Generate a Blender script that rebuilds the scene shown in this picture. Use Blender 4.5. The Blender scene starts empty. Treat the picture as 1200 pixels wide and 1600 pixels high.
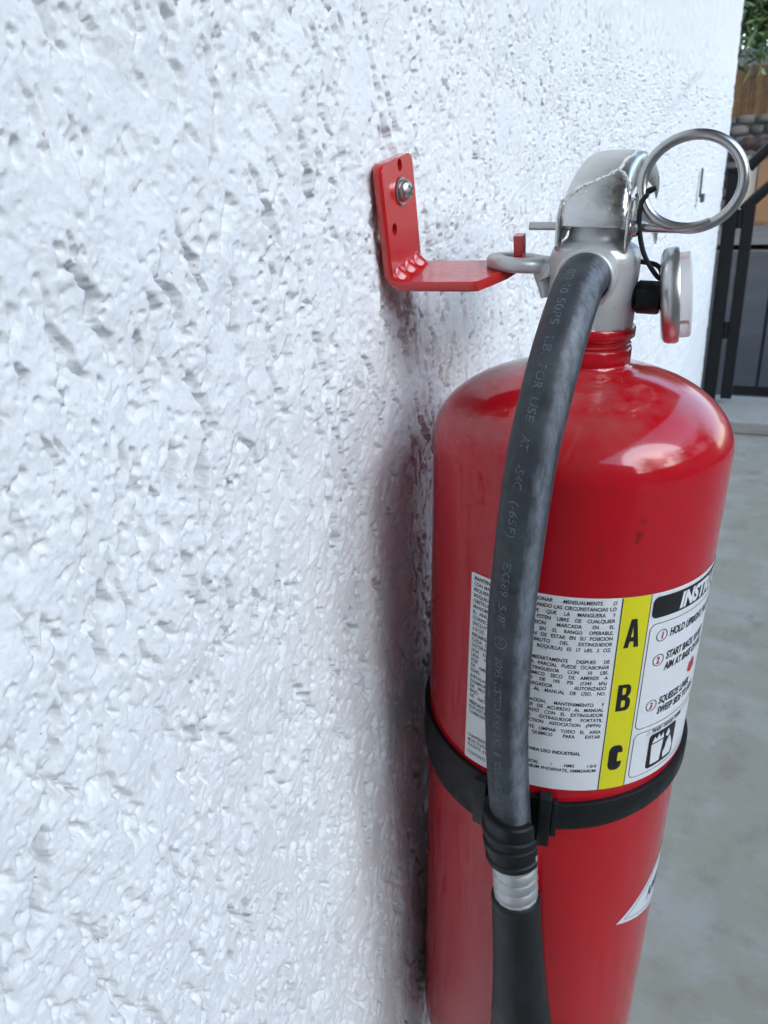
import bpy, bmesh, math, random
import numpy as np
from mathutils import Vector, Matrix

S = bpy.context.scene
C = S.collection
rad = math.radians

# ------------------------------------------------------------------ camera, sky, sun, exposure
cam_d = bpy.data.cameras.new('camera')
cam = bpy.data.objects.new('camera', cam_d)
C.objects.link(cam)
S.camera = cam
cam_d.sensor_fit = 'VERTICAL'
cam_d.sensor_height = 36.0
cam_d.lens = 27.0
cam_d.clip_start = 0.01
cam_d.clip_end = 500
cam.matrix_world = Matrix(((0.9092197, -0.12091706, 0.39836992, 0.14275),
                           (0.41156271, 0.40525714, -0.81632272, 0.0),
                           (-0.06273491, 0.90617091, 0.41823273, 1.12),
                           (0, 0, 0, 1)))
cam_d.dof.use_dof = True
cam_d.dof.focus_distance = 0.28
cam_d.dof.aperture_fstop = 30.0

SUN_EL, SUN_ROT = rad(27), rad(104)
W = bpy.data.worlds.new('World')
S.world = W
W.use_nodes = True
wn = W.node_tree
wn.nodes.clear()
sky = wn.nodes.new('ShaderNodeTexSky')
sky.sky_type = 'NISHITA'
sky.sun_disc = False
sky.sun_elevation = SUN_EL
sky.sun_rotation = SUN_ROT
sky.air_density = 1.0
sky.dust_density = 0.8
sky.ozone_density = 1.0
bg = wn.nodes.new('ShaderNodeBackground')
bg.inputs['Strength'].default_value = 0.15
wo = wn.nodes.new('ShaderNodeOutputWorld')
wn.links.new(sky.outputs[0], bg.inputs[0])
wn.links.new(bg.outputs[0], wo.inputs[0])

sun_d = bpy.data.lights.new('sun', 'SUN')
sun_d.energy = 1.0
sun_d.angle = rad(48)
sun_d.color = (0.76, 0.90, 1.0)
sun = bpy.data.objects.new('sun', sun_d)
C.objects.link(sun)
sd = Vector((math.sin(SUN_ROT) * math.cos(SUN_EL), math.cos(SUN_ROT) * math.cos(SUN_EL), math.sin(SUN_EL)))
sun.rotation_euler = sd.to_track_quat('Z', 'Y').to_euler()

S.view_settings.view_transform = 'Standard'
S.view_settings.look = 'None'
S.view_settings.gamma = 1.0
S.view_settings.use_curve_mapping = False
S.view_settings.exposure = 1.88

# ------------------------------------------------------------------ material helpers
def mat(name, color, rough=0.5, metal=0.0, coat=0.0, spec=0.5, trans=0.0, vary=None, bump=None, rvar=None, coord='Object', ior=None):
    """principled material; vary=(scale, colour2, lo, hi), bump=(scale, strength, dist), rvar=(scale, lo, hi)"""
    m = bpy.data.materials.new(name)
    m.use_nodes = True
    nt = m.node_tree
    b = nt.nodes['Principled BSDF']
    b.inputs['Base Color'].default_value = (*color, 1)
    b.inputs['Roughness'].default_value = rough
    b.inputs['Metallic'].default_value = metal
    b.inputs['Coat Weight'].default_value = coat
    b.inputs['Coat Roughness'].default_value = 0.08
    b.inputs['Specular IOR Level'].default_value = spec
    b.inputs['Transmission Weight'].default_value = trans
    if ior: b.inputs['IOR'].default_value = ior
    tc = nt.nodes.new('ShaderNodeTexCoord')
    def noise(scale, detail=6, rough_=0.6):
        n = nt.nodes.new('ShaderNodeTexNoise')
        n.inputs['Scale'].default_value = scale
        n.inputs['Detail'].default_value = detail
        n.inputs['Roughness'].default_value = rough_
        nt.links.new(tc.outputs[coord], n.inputs['Vector'])
        return n
    def ramp(src, lo, hi, a, c):
        r = nt.nodes.new('ShaderNodeMapRange')
        r.inputs['From Min'].default_value = lo
        r.inputs['From Max'].default_value = hi
        r.inputs['To Min'].default_value = a
        r.inputs['To Max'].default_value = c
        r.interpolation_type = 'SMOOTHSTEP'
        nt.links.new(src, r.inputs['Value'])
        return r.outputs[0]
    m['_'] = 0
    if vary:
        prev = None
        for (sc, c2, lo, hi, amt) in vary:
            f = ramp(noise(sc).outputs['Fac'], lo, hi, 0, amt)
            mx = nt.nodes.new('ShaderNodeMix')
            mx.data_type = 'RGBA'
            nt.links.new(f, mx.inputs[0])
            if prev is None: mx.inputs[6].default_value = (*color, 1)
            else: nt.links.new(prev, mx.inputs[6])
            mx.inputs[7].default_value = (*c2, 1)
            prev = mx.outputs[2]
        nt.links.new(prev, b.inputs['Base Color'])
    if rvar:
        nt.links.new(ramp(noise(rvar[0]).outputs['Fac'], 0.3, 0.7, rvar[1], rvar[2]), b.inputs['Roughness'])
    if bump:
        bp = nt.nodes.new('ShaderNodeBump')
        bp.inputs['Strength'].default_value = bump[1]
        bp.inputs['Distance'].default_value = bump[2]
        nt.links.new(noise(bump[0]).outputs['Fac'], bp.inputs['Height'])
        nt.links.new(bp.outputs[0], b.inputs['Normal'])
    return m

# ------------------------------------------------------------------ object helpers
def mesh_obj(name, verts, faces, m, parent=None, smooth=True, scale=0.001, angle=35):
    me = bpy.data.meshes.new(name)
    me.from_pydata([(v[0] * scale, v[1] * scale, v[2] * scale) for v in verts], [], faces)
    me.update()
    return link(name, me, m, parent, smooth, angle)

def link(name, me, m, parent=None, smooth=True, angle=35):
    me.name = name
    if m is not None:
        me.materials.clear()
        me.materials.append(m)
    if smooth:
        me.shade_smooth()
        try: me.set_sharp_from_angle(angle=rad(angle))
        except Exception: pass
    o = bpy.data.objects.new(name, me)
    C.objects.link(o)
    if parent: o.parent = parent
    return o

class MB:
    """collects shapes (mm or m, as the caller likes) into one mesh"""
    def __init__(s): s.v = []; s.f = []
    def add(s, v, f):
        n = len(s.v); s.v += [tuple(p) for p in v]; s.f += [tuple(i + n for i in q) for q in f]; return s
    def lathe(s, prof, seg=48, mtx=None, closed=False):
        v = []; f = []; n = len(prof)
        for k in range(seg):
            a = 2 * math.pi * k / seg
            for r, z in prof:
                p = Vector((r * math.cos(a), r * math.sin(a), z)); v.append(mtx @ p if mtx else p)
        for k in range(seg):
            k2 = (k + 1) % seg
            for i in range(n if closed else n - 1):
                j = (i + 1) % n
                f.append((k * n + i, k2 * n + i, k2 * n + j, k * n + j))
        return s.add(v, f)
    def box(s, lo, hi, mtx=None):
        x0, y0, z0 = lo; x1, y1, z1 = hi
        v = [Vector(p) for p in ((x0,y0,z0),(x1,y0,z0),(x1,y1,z0),(x0,y1,z0),(x0,y0,z1),(x1,y0,z1),(x1,y1,z1),(x0,y1,z1))]
        if mtx: v = [mtx @ p for p in v]
        return s.add(v, [(0,3,2,1),(4,5,6,7),(0,1,5,4),(1,2,6,5),(2,3,7,6),(3,0,4,7)])
    def tube(s, pts, r, seg=12, closed=False, caps=True, flat=1.0):
        P = [Vector(p) for p in pts]; n = len(P); v = []; f = []
        R = r if isinstance(r, (list, tuple)) else [r] * n
        nrm = None
        for i in range(n):
            if closed: t = P[(i + 1) % n] - P[i - 1]
            else: t = P[min(i + 1, n - 1)] - P[max(i - 1, 0)]
            t.normalize()
            if nrm is None:
                nrm = Vector((0, 0, 1)) if abs(t.z) < 0.9 else Vector((1, 0, 0))
            nrm = (nrm - t * nrm.dot(t)).normalized()
            b = t.cross(nrm)
            for k in range(seg):
                a = 2 * math.pi * k / seg
                v.append(P[i] + nrm * (R[i] * math.cos(a)) + b * (R[i] * flat * math.sin(a)))
        for i in range(n if closed else n - 1):
            j = (i + 1) % n
            for k in range(seg):
                l = (k + 1) % seg
                f.append((i * seg + k, i * seg + l, j * seg + l, j * seg + k))
        if caps and not closed:
            f.append(tuple(reversed(range(seg)))); f.append(tuple((n - 1) * seg + k for k in range(seg)))
        return s.add(v, f)
    def obj(s, name, m, parent=None, smooth=True, scale=0.001, bevel=0, angle=35, segs=2):
        o = mesh_obj(name, s.v, s.f, m, parent, smooth, scale, angle)
        bm = bmesh.new(); bm.from_mesh(o.data)
        bmesh.ops.recalc_face_normals(bm, faces=bm.faces)
        if bevel:
            es = [e for e in bm.edges if len(e.link_faces) == 2 and e.calc_face_angle(0) > rad(angle)]
            bmesh.ops.bevel(bm, geom=es, offset=bevel, segments=segs, affect='EDGES', profile=0.5)
        bm.to_mesh(o.data); bm.free()
        if smooth:
            o.data.shade_smooth(); o.data.set_sharp_from_angle(angle=rad(angle))
        return o

def bake(o, mods):
    """apply modifiers without bpy.ops"""
    for kind, kw in mods:
        md = o.modifiers.new(kind, kind)
        for k, v in kw.items(): setattr(md, k, v)
    dg = bpy.context.evaluated_depsgraph_get()
    dg.update()
    me = bpy.data.meshes.new_from_object(o.evaluated_get(dg), depsgraph=dg)
    o.modifiers.clear()
    mats = list(o.data.materials)
    o.data = me
    me.materials.clear()
    for m_ in mats: me.materials.append(m_)
    me.shade_smooth()
    return o

def tag(o, label, cat, group=None, kind=None):
    if label: o['label'] = label
    if cat: o['category'] = cat
    if group: o['group'] = group
    if kind: o['kind'] = kind
    return o

def empty(name, mtx, label, cat, group=None):
    o = bpy.data.objects.new(name, None)
    o.empty_display_size = 0.05
    C.objects.link(o)
    o.matrix_world = mtx
    return tag(o, label, cat, group)

def spline(pts, n):
    """Catmull-Rom through pts, n points per span"""
    P = [Vector(p) for p in pts]; P = [2 * P[0] - P[1]] + P + [2 * P[-1] - P[-2]]
    out = []
    for i in range(1, len(P) - 2):
        for k in range(n):
            t = k / n
            a, b, c, d = P[i - 1], P[i], P[i + 1], P[i + 2]
            out.append(0.5 * ((2 * b) + (c - a) * t + (2 * a - 5 * b + 4 * c - d) * t * t + (3 * b - a - 3 * c + d) * t ** 3))
    out.append(P[-2])
    return out

# ------------------------------------------------------------------ numpy noise
def _hash(ix, iy, seed):
    h = (ix.astype(np.int64) * 374761393 + iy.astype(np.int64) * 668265263 + seed * 974634777) & 0xFFFFFFFF
    h = ((h ^ (h >> 13)) * 1274126177) & 0xFFFFFFFF
    h = ((h ^ (h >> 16)) * 2246822519) & 0xFFFFFFFF
    return ((h ^ (h >> 15)) & 0xFFFFFF) / float(0xFFFFFF)

def vnoise(x, y, seed):
    ix = np.floor(x); iy = np.floor(y); fx = x - ix; fy = y - iy
    out = 0
    def g(dx, dy):
        a = _hash(ix + dx, iy + dy, seed) * 2 * np.pi
        return np.cos(a) * (fx - dx) + np.sin(a) * (fy - dy)
    u = fx ** 3 * (fx * (fx * 6 - 15) + 10); w = fy ** 3 * (fy * (fy * 6 - 15) + 10)
    return ((g(0, 0) * (1 - u) + g(1, 0) * u) * (1 - w) + (g(0, 1) * (1 - u) + g(1, 1) * u) * w) * 1.5

def fbm(x, y, seed, octv=4, gain=0.5):
    s = 0; a = 1
    for i in range(octv):
        s = s + a * vnoise(x * 2 ** i, y * 2 ** i, seed + i * 17); a *= gain
    return s

def sst(a, b, x):
    t = np.clip((x - a) / (b - a), 0, 1); return t * t * (3 - 2 * t)

def pits(x, y, seed, keep, rmin, rmax, soft, el0=1.0, el1=1.8, spread=math.pi):
    """dents (el0..el1 = how narrow): 1 at the bottom, 0 outside"""
    ix = np.floor(x); iy = np.floor(y); out = np.zeros_like(x)
    for dx in (-1, 0, 1):
        for dy in (-1, 0, 1):
            cx = ix + dx; cy = iy + dy
            px = cx + _hash(cx, cy, seed); py = cy + _hash(cx, cy, seed + 1)
            on = _hash(cx, cy, seed + 2) < keep
            r = rmin + (rmax - rmin) * _hash(cx, cy, seed + 3)
            an = (_hash(cx, cy, seed + 4) - 0.5) * spread; el = el0 + (el1 - el0) * _hash(cx, cy, seed + 5)
            ux = (x - px) * np.cos(an) + (y - py) * np.sin(an); uy = -(x - px) * np.sin(an) + (y - py) * np.cos(an)
            d = np.sqrt((ux * el) ** 2 + uy ** 2) / r
            out = np.maximum(out, np.where(on, (1 - sst(1 - soft, 1.0, d)) * (0.45 + 0.55 * _hash(cx, cy, seed + 6)), 0))
    return out

def stucco_height(Y, Z):
    """outward height in mm of the hand-dashed stucco, Y along the wall and Z up in mm"""
    w1 = vnoise(Y / 7, Z / 7, 3); w2 = vnoise(Y / 7, Z / 7, 7); w3 = vnoise(Y / 1.9, Z / 1.9, 5); w4 = vnoise(Y / 1.9, Z / 1.9, 9)
    wx = Y + 1.1 * w1 + 0.16 * w3
    wz = Z + 1.1 * w2 + 0.16 * w4
    h = 1.6 * fbm(Y / 34, Z / 44, 11, 3) + 0.17 * vnoise(Y / 1.5, Z / 1.5, 25) + 0.22 * vnoise(Y / 3.2, Z / 3.4, 26)
    rough = sst(-0.35, 0.30, fbm(Y / 38, Z / 55, 31, 2))            # rough and trowelled areas
    k = 0.40 + 0.60 * rough
    # overlapping dashed lumps with crisp round pits left between them
    h = h + k * (0.75 * pits(wx / 8.5, wz / 9.0, 41, 0.65, 0.30, 0.62, 0.6, 1.0, 1.5) + 0.38 * pits(wx / 3.8, wz / 4.0, 43, 0.75, 0.30, 0.60, 0.7, 1.0, 1.4))
    h = h - k * (2.2 * pits(wx / 5.6, wz / 6.2, 45, 0.52, 0.16, 0.37, 0.34, 1.0, 1.5) + 0.95 * pits(wx / 2.6, wz / 2.8, 51, 0.50, 0.22, 0.42, 0.5, 1.0, 1.5))
    # torn crevices, mostly upright, meandering and pitted along their length
    mod = 0.68 + 0.32 * sst(-0.25, 0.15, vnoise(Y / 3.6, Z / 3.6, 27))
    vx = Y + 2.4 * w1 + 0.45 * w3; vz = Z + 1.6 * w2 + 0.45 * w4
    c1 = np.maximum(pits(vx / 21, vz / 29, 61, 0.85, 0.26, 0.60, 0.36, 4.6, 8.0, 1.0), pits(vx / 25, vz / 31, 161, 0.80, 0.24, 0.56, 0.36, 4.4, 8.0, 1.5))
    c2 = pits(vx / 10, vz / 14, 71, 0.50, 0.20, 0.50, 0.55, 2.2, 4.5, 1.6)
    c3 = pits(wx / 15, wz / 16, 81, 0.34, 0.12, 0.25, 0.4, 1.0, 1.5)
    cm = 0.45 + 0.55 * rough
    h = h - cm * mod * (7.5 * c1 + 5.2 * c2) - 2.8 * c3 * cm
    return h

# ------------------------------------------------------------------ setting: ground
M_conc = mat('concrete', (0.285, 0.272, 0.218), 0.75, vary=[(6, (0.35, 0.34, 0.315), 0.45, 0.62, 0.7), (11, (0.215, 0.19, 0.155), 0.50, 0.70, 0.65), (26, (0.37, 0.365, 0.345), 0.58, 0.74, 0.4), (55, (0.11, 0.09, 0.07), 0.70, 0.75, 0.8), (48, (0.60, 0.60, 0.58), 0.72, 0.745, 0.8), (300, (0.15, 0.14, 0.12), 0.52, 0.75, 0.4)], bump=(90, 0.3, 0.003), rvar=(4, 0.5, 0.85))
M_asph = mat('asphalt', (0.030, 0.030, 0.031), 0.85, spec=0.2, vary=[(1.2, (0.048, 0.047, 0.047), 0.4, 0.7, 0.9), (120, (0.12, 0.12, 0.12), 0.6, 0.8, 0.5)], bump=(150, 0.4, 0.004))
M_earth = mat('dry earth', (0.16, 0.13, 0.10), 0.9, vary=[(0.8, (0.24, 0.2, 0.15), 0.4, 0.7, 0.8)], bump=(20, 0.4, 0.02))
M_curb = mat('kerb concrete', (0.33, 0.325, 0.30), 0.8, vary=[(8, (0.27, 0.26, 0.24), 0.45, 0.7, 0.8)], bump=(60, 0.3, 0.003))

def sheet(name, x0, x1, y0, y1, z, m):
    o = mesh_obj(name, [(x0, y0, z), (x1, y0, z), (x1, y1, z), (x0, y1, z)], [(0, 1, 2, 3)], m, None, False, 1.0)
    o['kind'] = 'structure'
    return o
sheet('ground', -200, 200, -200, 200, -0.008, M_earth)
sheet('patio', -0.01, 7.0, -6.0, 3.36, 0.0, M_conc)
sheet('driveway', -0.75, 9.0, 3.68, 9.2, -0.002, M_asph)
M_pave = mat('old pavement', (0.085, 0.082, 0.078), 0.85, vary=[(2, (0.06, 0.058, 0.055), 0.4, 0.7, 0.8)])
sheet('pavement', -9.0, 9.0, 9.3, 11.6, 0.05, M_pave)

# ------------------------------------------------------------------ setting: house with the stucco wall
M_stucco = mat('white stucco paint', (0.78, 0.785, 0.79), 0.9, spec=0.1, coord='Object',
               vary=[(7, (0.74, 0.745, 0.75), 0.4, 0.65, 0.8), (160, (0.70, 0.70, 0.69), 0.55, 0.75, 0.6), (330, (0.36, 0.21, 0.11), 0.705, 0.735, 0.85), (130, (0.42, 0.26, 0.15), 0.725, 0.75, 0.7), (900, (0.60, 0.60, 0.59), 0.5, 0.8, 0.6)],
               bump=(900, 0.45, 0.0006))
M_plain = mat('white house paint', (0.74, 0.74, 0.73), 0.7, bump=(120, 0.5, 0.004))
M_soffit = mat('brown painted eave', (0.15, 0.085, 0.05), 0.6, vary=[(6, (0.2, 0.12, 0.075), 0.4, 0.7, 0.7)])
M_tile = mat('roof shingle', (0.17, 0.12, 0.095), 0.85, vary=[(9, (0.1, 0.08, 0.07), 0.4, 0.7, 0.8)], bump=(60, 0.5, 0.01))

M_blk0 = mat('tan house paint', (0.30, 0.25, 0.20), 0.8, bump=(60, 0.4, 0.004))
house = empty('house', Matrix.Translation((0, 0, 0)), 'white stucco house whose pitted wall fills the photo behind the extinguisher', 'house')

def graded(lo, hi, step):
    out = [lo]
    while out[-1] < hi: out.append(out[-1] + step(out[-1]))
    out[-1] = hi
    return np.array(out)
WALL_END = 3500.0
ys = graded(-3000, WALL_END, lambda y: 120 if y < -150 else (8 if y < 50 else (0.5 if y < 140 else (0.5 * y / 140 if y < 600 else 2.14 * (y / 600) ** 2))))
zs = graded(0, 2900, lambda z: max(0.62, min(60, (590 - z) * 0.035)) if z < 590 else (0.62 if z < 1185 else min(60, 0.62 + (z - 1185) * 0.05)))
YY, ZZ = np.meshgrid(ys, zs)
HH = stucco_height(YY, ZZ) * sst(0, 1, 40 / (1 + np.abs(YY) / 60))
XX = HH + 2.0 * vnoise(YY / 700, ZZ / 800, 91)
XX[:, -1] = -20.0
ny, nz = len(ys), len(zs)
co = np.stack([XX, YY, ZZ], -1).reshape(-1, 3).astype(np.float32) * 0.001
idx = np.arange(ny * nz, dtype=np.int32).reshape(nz, ny)
q = np.stack([idx[:-1, :-1], idx[:-1, 1:], idx[1:, 1:], idx[1:, :-1]], -1).reshape(-1, 4)
me = bpy.data.meshes.new('stucco_wall')
me.vertices.add(len(co)); me.vertices.foreach_set('co', co.ravel())
me.loops.add(q.size); me.loops.foreach_set('vertex_index', q.ravel())
me.polygons.add(len(q)); me.polygons.foreach_set('loop_start', np.arange(0, q.size, 4, dtype=np.int32))
me.update(calc_edges=True)
me.polygons.foreach_set('use_smooth', np.ones(len(q), dtype=bool))
me.materials.append(M_stucco)
wall = bpy.data.objects.new('stucco_wall', me); C.objects.link(wall); wall.parent = house
MB().box((-4.6, -3.0, 0), (-0.02, 3.498, 2.9)).obj('house_body', M_plain, house, False, 1.0)
MB().box((-5.0, 3.502, 0), (-0.85, 11.0, 3.1)).obj('unseen_sun_block', M_plain, house, False, 1.0)  # hidden volume, added to keep low sun off the ground past the gate
MB().box((0.03, -3.2, 0), (2.6, -1.4, 2.4)).obj('unseen_sky_block', M_blk0, house, False, 1.0)  # invented block behind the camera, added to cut sky light from that side
r = MB()
r.add([(1.05, -3.6, 2.5), (1.05, 3.62, 2.5), (-2.3, 3.62, 3.75), (-2.3, -3.6, 3.75), (-5.1, 3.62, 2.62), (-5.1, -3.6, 2.62),
       (1.05, -3.6, 2.62), (1.05, 3.62, 2.62), (-2.3, 3.62, 3.87), (-2.3, -3.6, 3.87), (-5.1, 3.62, 2.74), (-5.1, -3.6, 2.74)],
      [(0, 1, 2, 3), (3, 2, 4, 5), (6, 9, 8, 7), (9, 11, 10, 8), (0, 6, 7, 1), (4, 10, 11, 5), (1, 7, 8, 2), (2, 8, 10, 4), (0, 3, 9, 6), (3, 5, 11, 9)])
r.obj('roof', M_tile, house, False, 1.0)
MB().box((1.053, -3.6, 2.44), (1.085, 3.62, 2.63)).obj('fascia', M_soffit, house, False, 1.0)
MB().box((0.03, -1.39, 2.45), (1.05, 3.6, 2.475)).obj('soffit', M_soffit, house, False, 1.0)

o = empty('neighbour_house', Matrix.Translation((7.4, 0, 0)), 'plain tan house across the yard from the white wall', 'house')
MB().box((0, -6, 0), (5, 7.0, 2.55)).obj('wall', M_blk0, o, False, 1.0)
MB().add([(-0.3, -6.3, 2.56), (-0.3, 7.3, 2.56), (2.5, 7.3, 3.3), (2.5, -6.3, 3.3), (5.3, -6.3, 2.56), (5.3, 7.3, 2.56)], [(0, 1, 2, 3), (3, 2, 5, 4), (0, 3, 4), (1, 5, 2)]).obj('roof', M_tile, o, False, 1.0)

# ------------------------------------------------------------------ iron gate at the end of the wall
M_iron = mat('black gate paint', (0.008, 0.008, 0.009), 0.5, spec=0.3, vary=[(30, (0.016, 0.016, 0.017), 0.5, 0.7, 0.7)])
o = MB().box((0.0, 3.30, 0.0), (2.6, 3.67, 0.055)).obj('gate_sill', M_curb, None, False, 1.0, bevel=0.008)
tag(o, 'pale concrete sill under the black gate', 'sill')
gy = 3.56
o = empty('gate_post', Matrix.Translation((0.035, gy, 0.055)), 'slim black post beside the end of the white wall', 'gate post')
MB().box((-0.026, -0.026, 0), (0.026, 0.026, 0.93)).obj('shaft', M_iron, o, False, 1.0, bevel=0.003)
MB().box((-0.032, -0.032, 0.93), (0.032, 0.032, 0.945)).obj('cap', M_iron, o, False, 1.0, bevel=0.004)
for hz in (0.28, 0.72):
    MB().lathe([(0, 0), (0.012, 0), (0.012, 0.07), (0, 0.07)], 12, Matrix.Translation((0.034, -0.01, hz))).obj('hinge', M_iron, o, True, 1.0)
gate = empty('iron_gate', Matrix.Translation((0.08, gy, 0.075)), 'black iron gate with an arched top beyond the extinguisher', 'gate')
GW = 1.02
def arch(x): return 0.765 + 0.30 * math.sin(math.pi * min(max(x / GW, 0), 1)) ** 0.9
MB().box((0, -0.02, 0), (0.045, 0.02, arch(0.02))).obj('stile', M_iron, gate, False, 1.0, bevel=0.003)
MB().box((GW - 0.045, -0.02, 0), (GW, 0.02, arch(0.02))).obj('stile', M_iron, gate, False, 1.0, bevel=0.003)
MB().box((0.047, -0.016, 0.02), (GW - 0.047, 0.016, 0.06)).obj('bottom_rail', M_iron, gate, False, 1.0, bevel=0.003)
ax = [GW * i / 40 for i in range(41)]
MB().tube([(x, 0, arch(x)) for x in ax], 0.021, 8).obj('lower_rail', M_iron, gate, True, 1.0)
MB().tube([(x, 0, arch(x) + 0.155) for x in ax], 0.021, 8).obj('upper_rail', M_iron, gate, True, 1.0)
bars = 9
bm0 = None
for i in range(bars):
    x = 0.045 + (GW - 0.09) * (i + 1) / (bars + 1)
    MB().box((x - 0.0065, -0.0065, 0.06), (x + 0.0065, 0.0065, arch(x))).obj('bar', M_iron, gate, False, 1.0)
for i in range(bars):
    x = 0.045 + (GW - 0.09) * (i + 0.85) / (bars + 0.7)
    a0 = math.atan2(arch(x + .01) - arch(x - .01), .02)
    MB().tube([(x + 0.047 * math.cos(a), 0, arch(x) + 0.077 + 0.047 * math.sin(a)) for a in [2 * math.pi * k / 24 for k in range(24)]], 0.007, 6, closed=True).obj('ring', M_iron, gate, True, 1.0)

# ------------------------------------------------------------------ things beyond the gate
M_stone = [mat('grey rubble ' + str(i), c, 0.9, vary=[(14, tuple(k * 0.6 for k in c), 0.4, 0.7, 0.8)], bump=(40, 0.6, 0.01)) for i, c in enumerate(((0.15, 0.135, 0.115), (0.20, 0.18, 0.16), (0.11, 0.10, 0.09)))]
M_mort = mat('rubble mortar', (0.17, 0.155, 0.14), 0.95, bump=(30, 0.5, 0.01))
rnd = random.Random(4)
rw = empty('rubble_wall', Matrix.Translation((0, 12.0, 0)), 'low grey rubble stone wall behind the gate', 'stone wall')
MB().box((-3.0, 0.06, 0), (3.5, 0.4, 1.28)).obj('core', M_mort, rw, False, 1.0)
protos = []
for k in range(9):
    bm = bmesh.new(); bmesh.ops.create_icosphere(bm, subdivisions=2, radius=0.5)
    for v in bm.verts:
        v.co = Vector([math.copysign(abs(c * 2) ** 0.6 * 0.5, c) for c in v.co]) * rnd.uniform(0.9, 1.06)
    mm = bpy.data.meshes.new('stone'); bm.to_mesh(mm); bm.free(); mm.shade_smooth(); mm.materials.append(M_stone[k % 3]); protos.append(mm)
z = 0.0
while z < 1.26:
    hgt = rnd.uniform(0.10, 0.17); x = -1.2 + rnd.uniform(0, .1)
    while x < 1.3:
        wd = rnd.uniform(0.13, 0.26)
        s_ = bpy.data.objects.new('stone', rnd.choice(protos)); C.objects.link(s_); s_.parent = rw
        s_.location = (x + wd / 2, 0.05 + rnd.uniform(-.02, .02), min(z + hgt / 2, 1.27)); s_.scale = (wd * 0.98, 0.16, hgt * 0.98)
        s_.rotation_euler = (0, rnd.uniform(-.08, .08), 0)
        x += wd
    z += hgt
def per_object(m, lo, hi):
    nt = m.node_tree; bs = nt.nodes['Principled BSDF']; src = bs.inputs['Base Color'].links[0].from_socket
    oi = nt.nodes.new('ShaderNodeObjectInfo'); hs = nt.nodes.new('ShaderNodeHueSaturation'); mr = nt.nodes.new('ShaderNodeMapRange')
    mr.inputs['To Min'].default_value = lo; mr.inputs['To Max'].default_value = hi
    nt.links.new(oi.outputs['Random'], mr.inputs['Value']); nt.links.new(mr.outputs[0], hs.inputs['Value']); nt.links.new(src, hs.inputs['Color']); nt.links.new(hs.outputs[0], bs.inputs['Base Color'])
    return m
M_bamb = mat('weathered bamboo', (0.23, 0.125, 0.048), 0.7, vary=[(9, (0.15, 0.075, 0.03), 0.4, 0.65, 0.9), (40, (0.32, 0.21, 0.10), 0.55, 0.75, 0.7)])
per_object(M_bamb, 0.6, 1.35)
bf = empty('bamboo_fence', Matrix.Translation((0, 12.1, 1.28)), 'orange brown bamboo cane screen above the rubble wall', 'fence')
for i in range(100):
    x = -1.3 + i * 0.028
    hh = 0.60 + rnd.uniform(-.02, .02)
    MB().lathe([(0.0125, 0), (0.0135, 0.2), (0.0145, 0.205), (0.0125, 0.21), (0.0125, hh), (0, hh)], 6, Matrix.Translation((x, rnd.uniform(-.006, .006), 0))).obj('cane', M_bamb, bf, True, 1.0)
MB().box((-1.31, 0.022, 0.15), (1.5, 0.045, 0.19)).obj('rail', M_bamb, bf, False, 1.0)
MB().box((-1.31, 0.022, 0.45), (1.5, 0.045, 0.49)).obj('rail', M_bamb, bf, False, 1.0)
M_blk = mat('pale block wall', (0.42, 0.40, 0.38), 0.9, vary=[(3, (0.3, 0.28, 0.26), 0.4, 0.7, 0.8)], bump=(25, 0.5, 0.02))
bw = empty('block_wall', Matrix.Translation((0, 12.45, 0)), 'pale grey garden wall showing over the bamboo screen', 'wall')
MB().box((-6, 0, 0), (6, 0.25, 2.02)).obj('wall_body', M_blk, bw, False, 1.0)
MB().box((-6, -0.04, 2.023), (6, 0.29, 2.10)).obj('coping', M_curb, bw, False, 1.0, bevel=0.01)
M_board = mat('orange timber', (0.22, 0.12, 0.055), 0.6, vary=[(12, (0.28, 0.11, 0.035), 0.4, 0.7, 0.8)])
M_cream = mat('cream board', (0.50, 0.43, 0.32), 0.7, vary=[(6, (0.42, 0.35, 0.25), 0.4, 0.7, 0.6)])
M_dark = mat('dark brown cloth', (0.035, 0.022, 0.016), 0.9)
def board(name, x0, x1, y, z0, z1, m, label, cat, lean=0.06):
    mt = Matrix.Translation((0, y, z0)) @ Matrix.Rotation(-lean, 4, 'X')
    b_ = MB(); b_.box((x0, -0.02, 0), (x1, 0.02, z1 - z0)); b_.box((x0 + .02, -0.032, 0.03), (x1 - .02, -0.0205, 0.09)); b_.box((x0 + .02, -0.032, z1 - z0 - .1), (x1 - .02, -0.0205, z1 - z0 - .04))
    o_ = b_.obj(name, m, None, False, 1.0, bevel=0.004); o_.matrix_world = mt
    return tag(o_, label, cat)
board('cream_board', -0.20, 0.045, 11.40, 0.052, 0.86, M_cream, 'cream board standing on the pavement beside the orange timber board', 'board')
board('timber_board', 0.06, 0.24, 11.36, 0.052, 0.92, M_board, 'orange timber board standing right of the cream board', 'board')
o = MB()
o.tube(spline([(-0.25, 11.3, 0.93), (-0.1, 11.3, 1.0), (0.05, 11.3, 0.97), (0.2, 11.3, 1.02), (0.4, 11.3, 0.96)], 5), [0.04, .06, .07, .06, .07, .08, .07, .06, .07, .08, .09, .08, .07, .06, .07, .08, .07, .06, .05, .05, .03], 8)
tag(o.obj('tarpaulin', M_dark, None, True, 1.0), 'rolled dark brown cloth lying over the boards beyond the gate', 'cloth')

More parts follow.
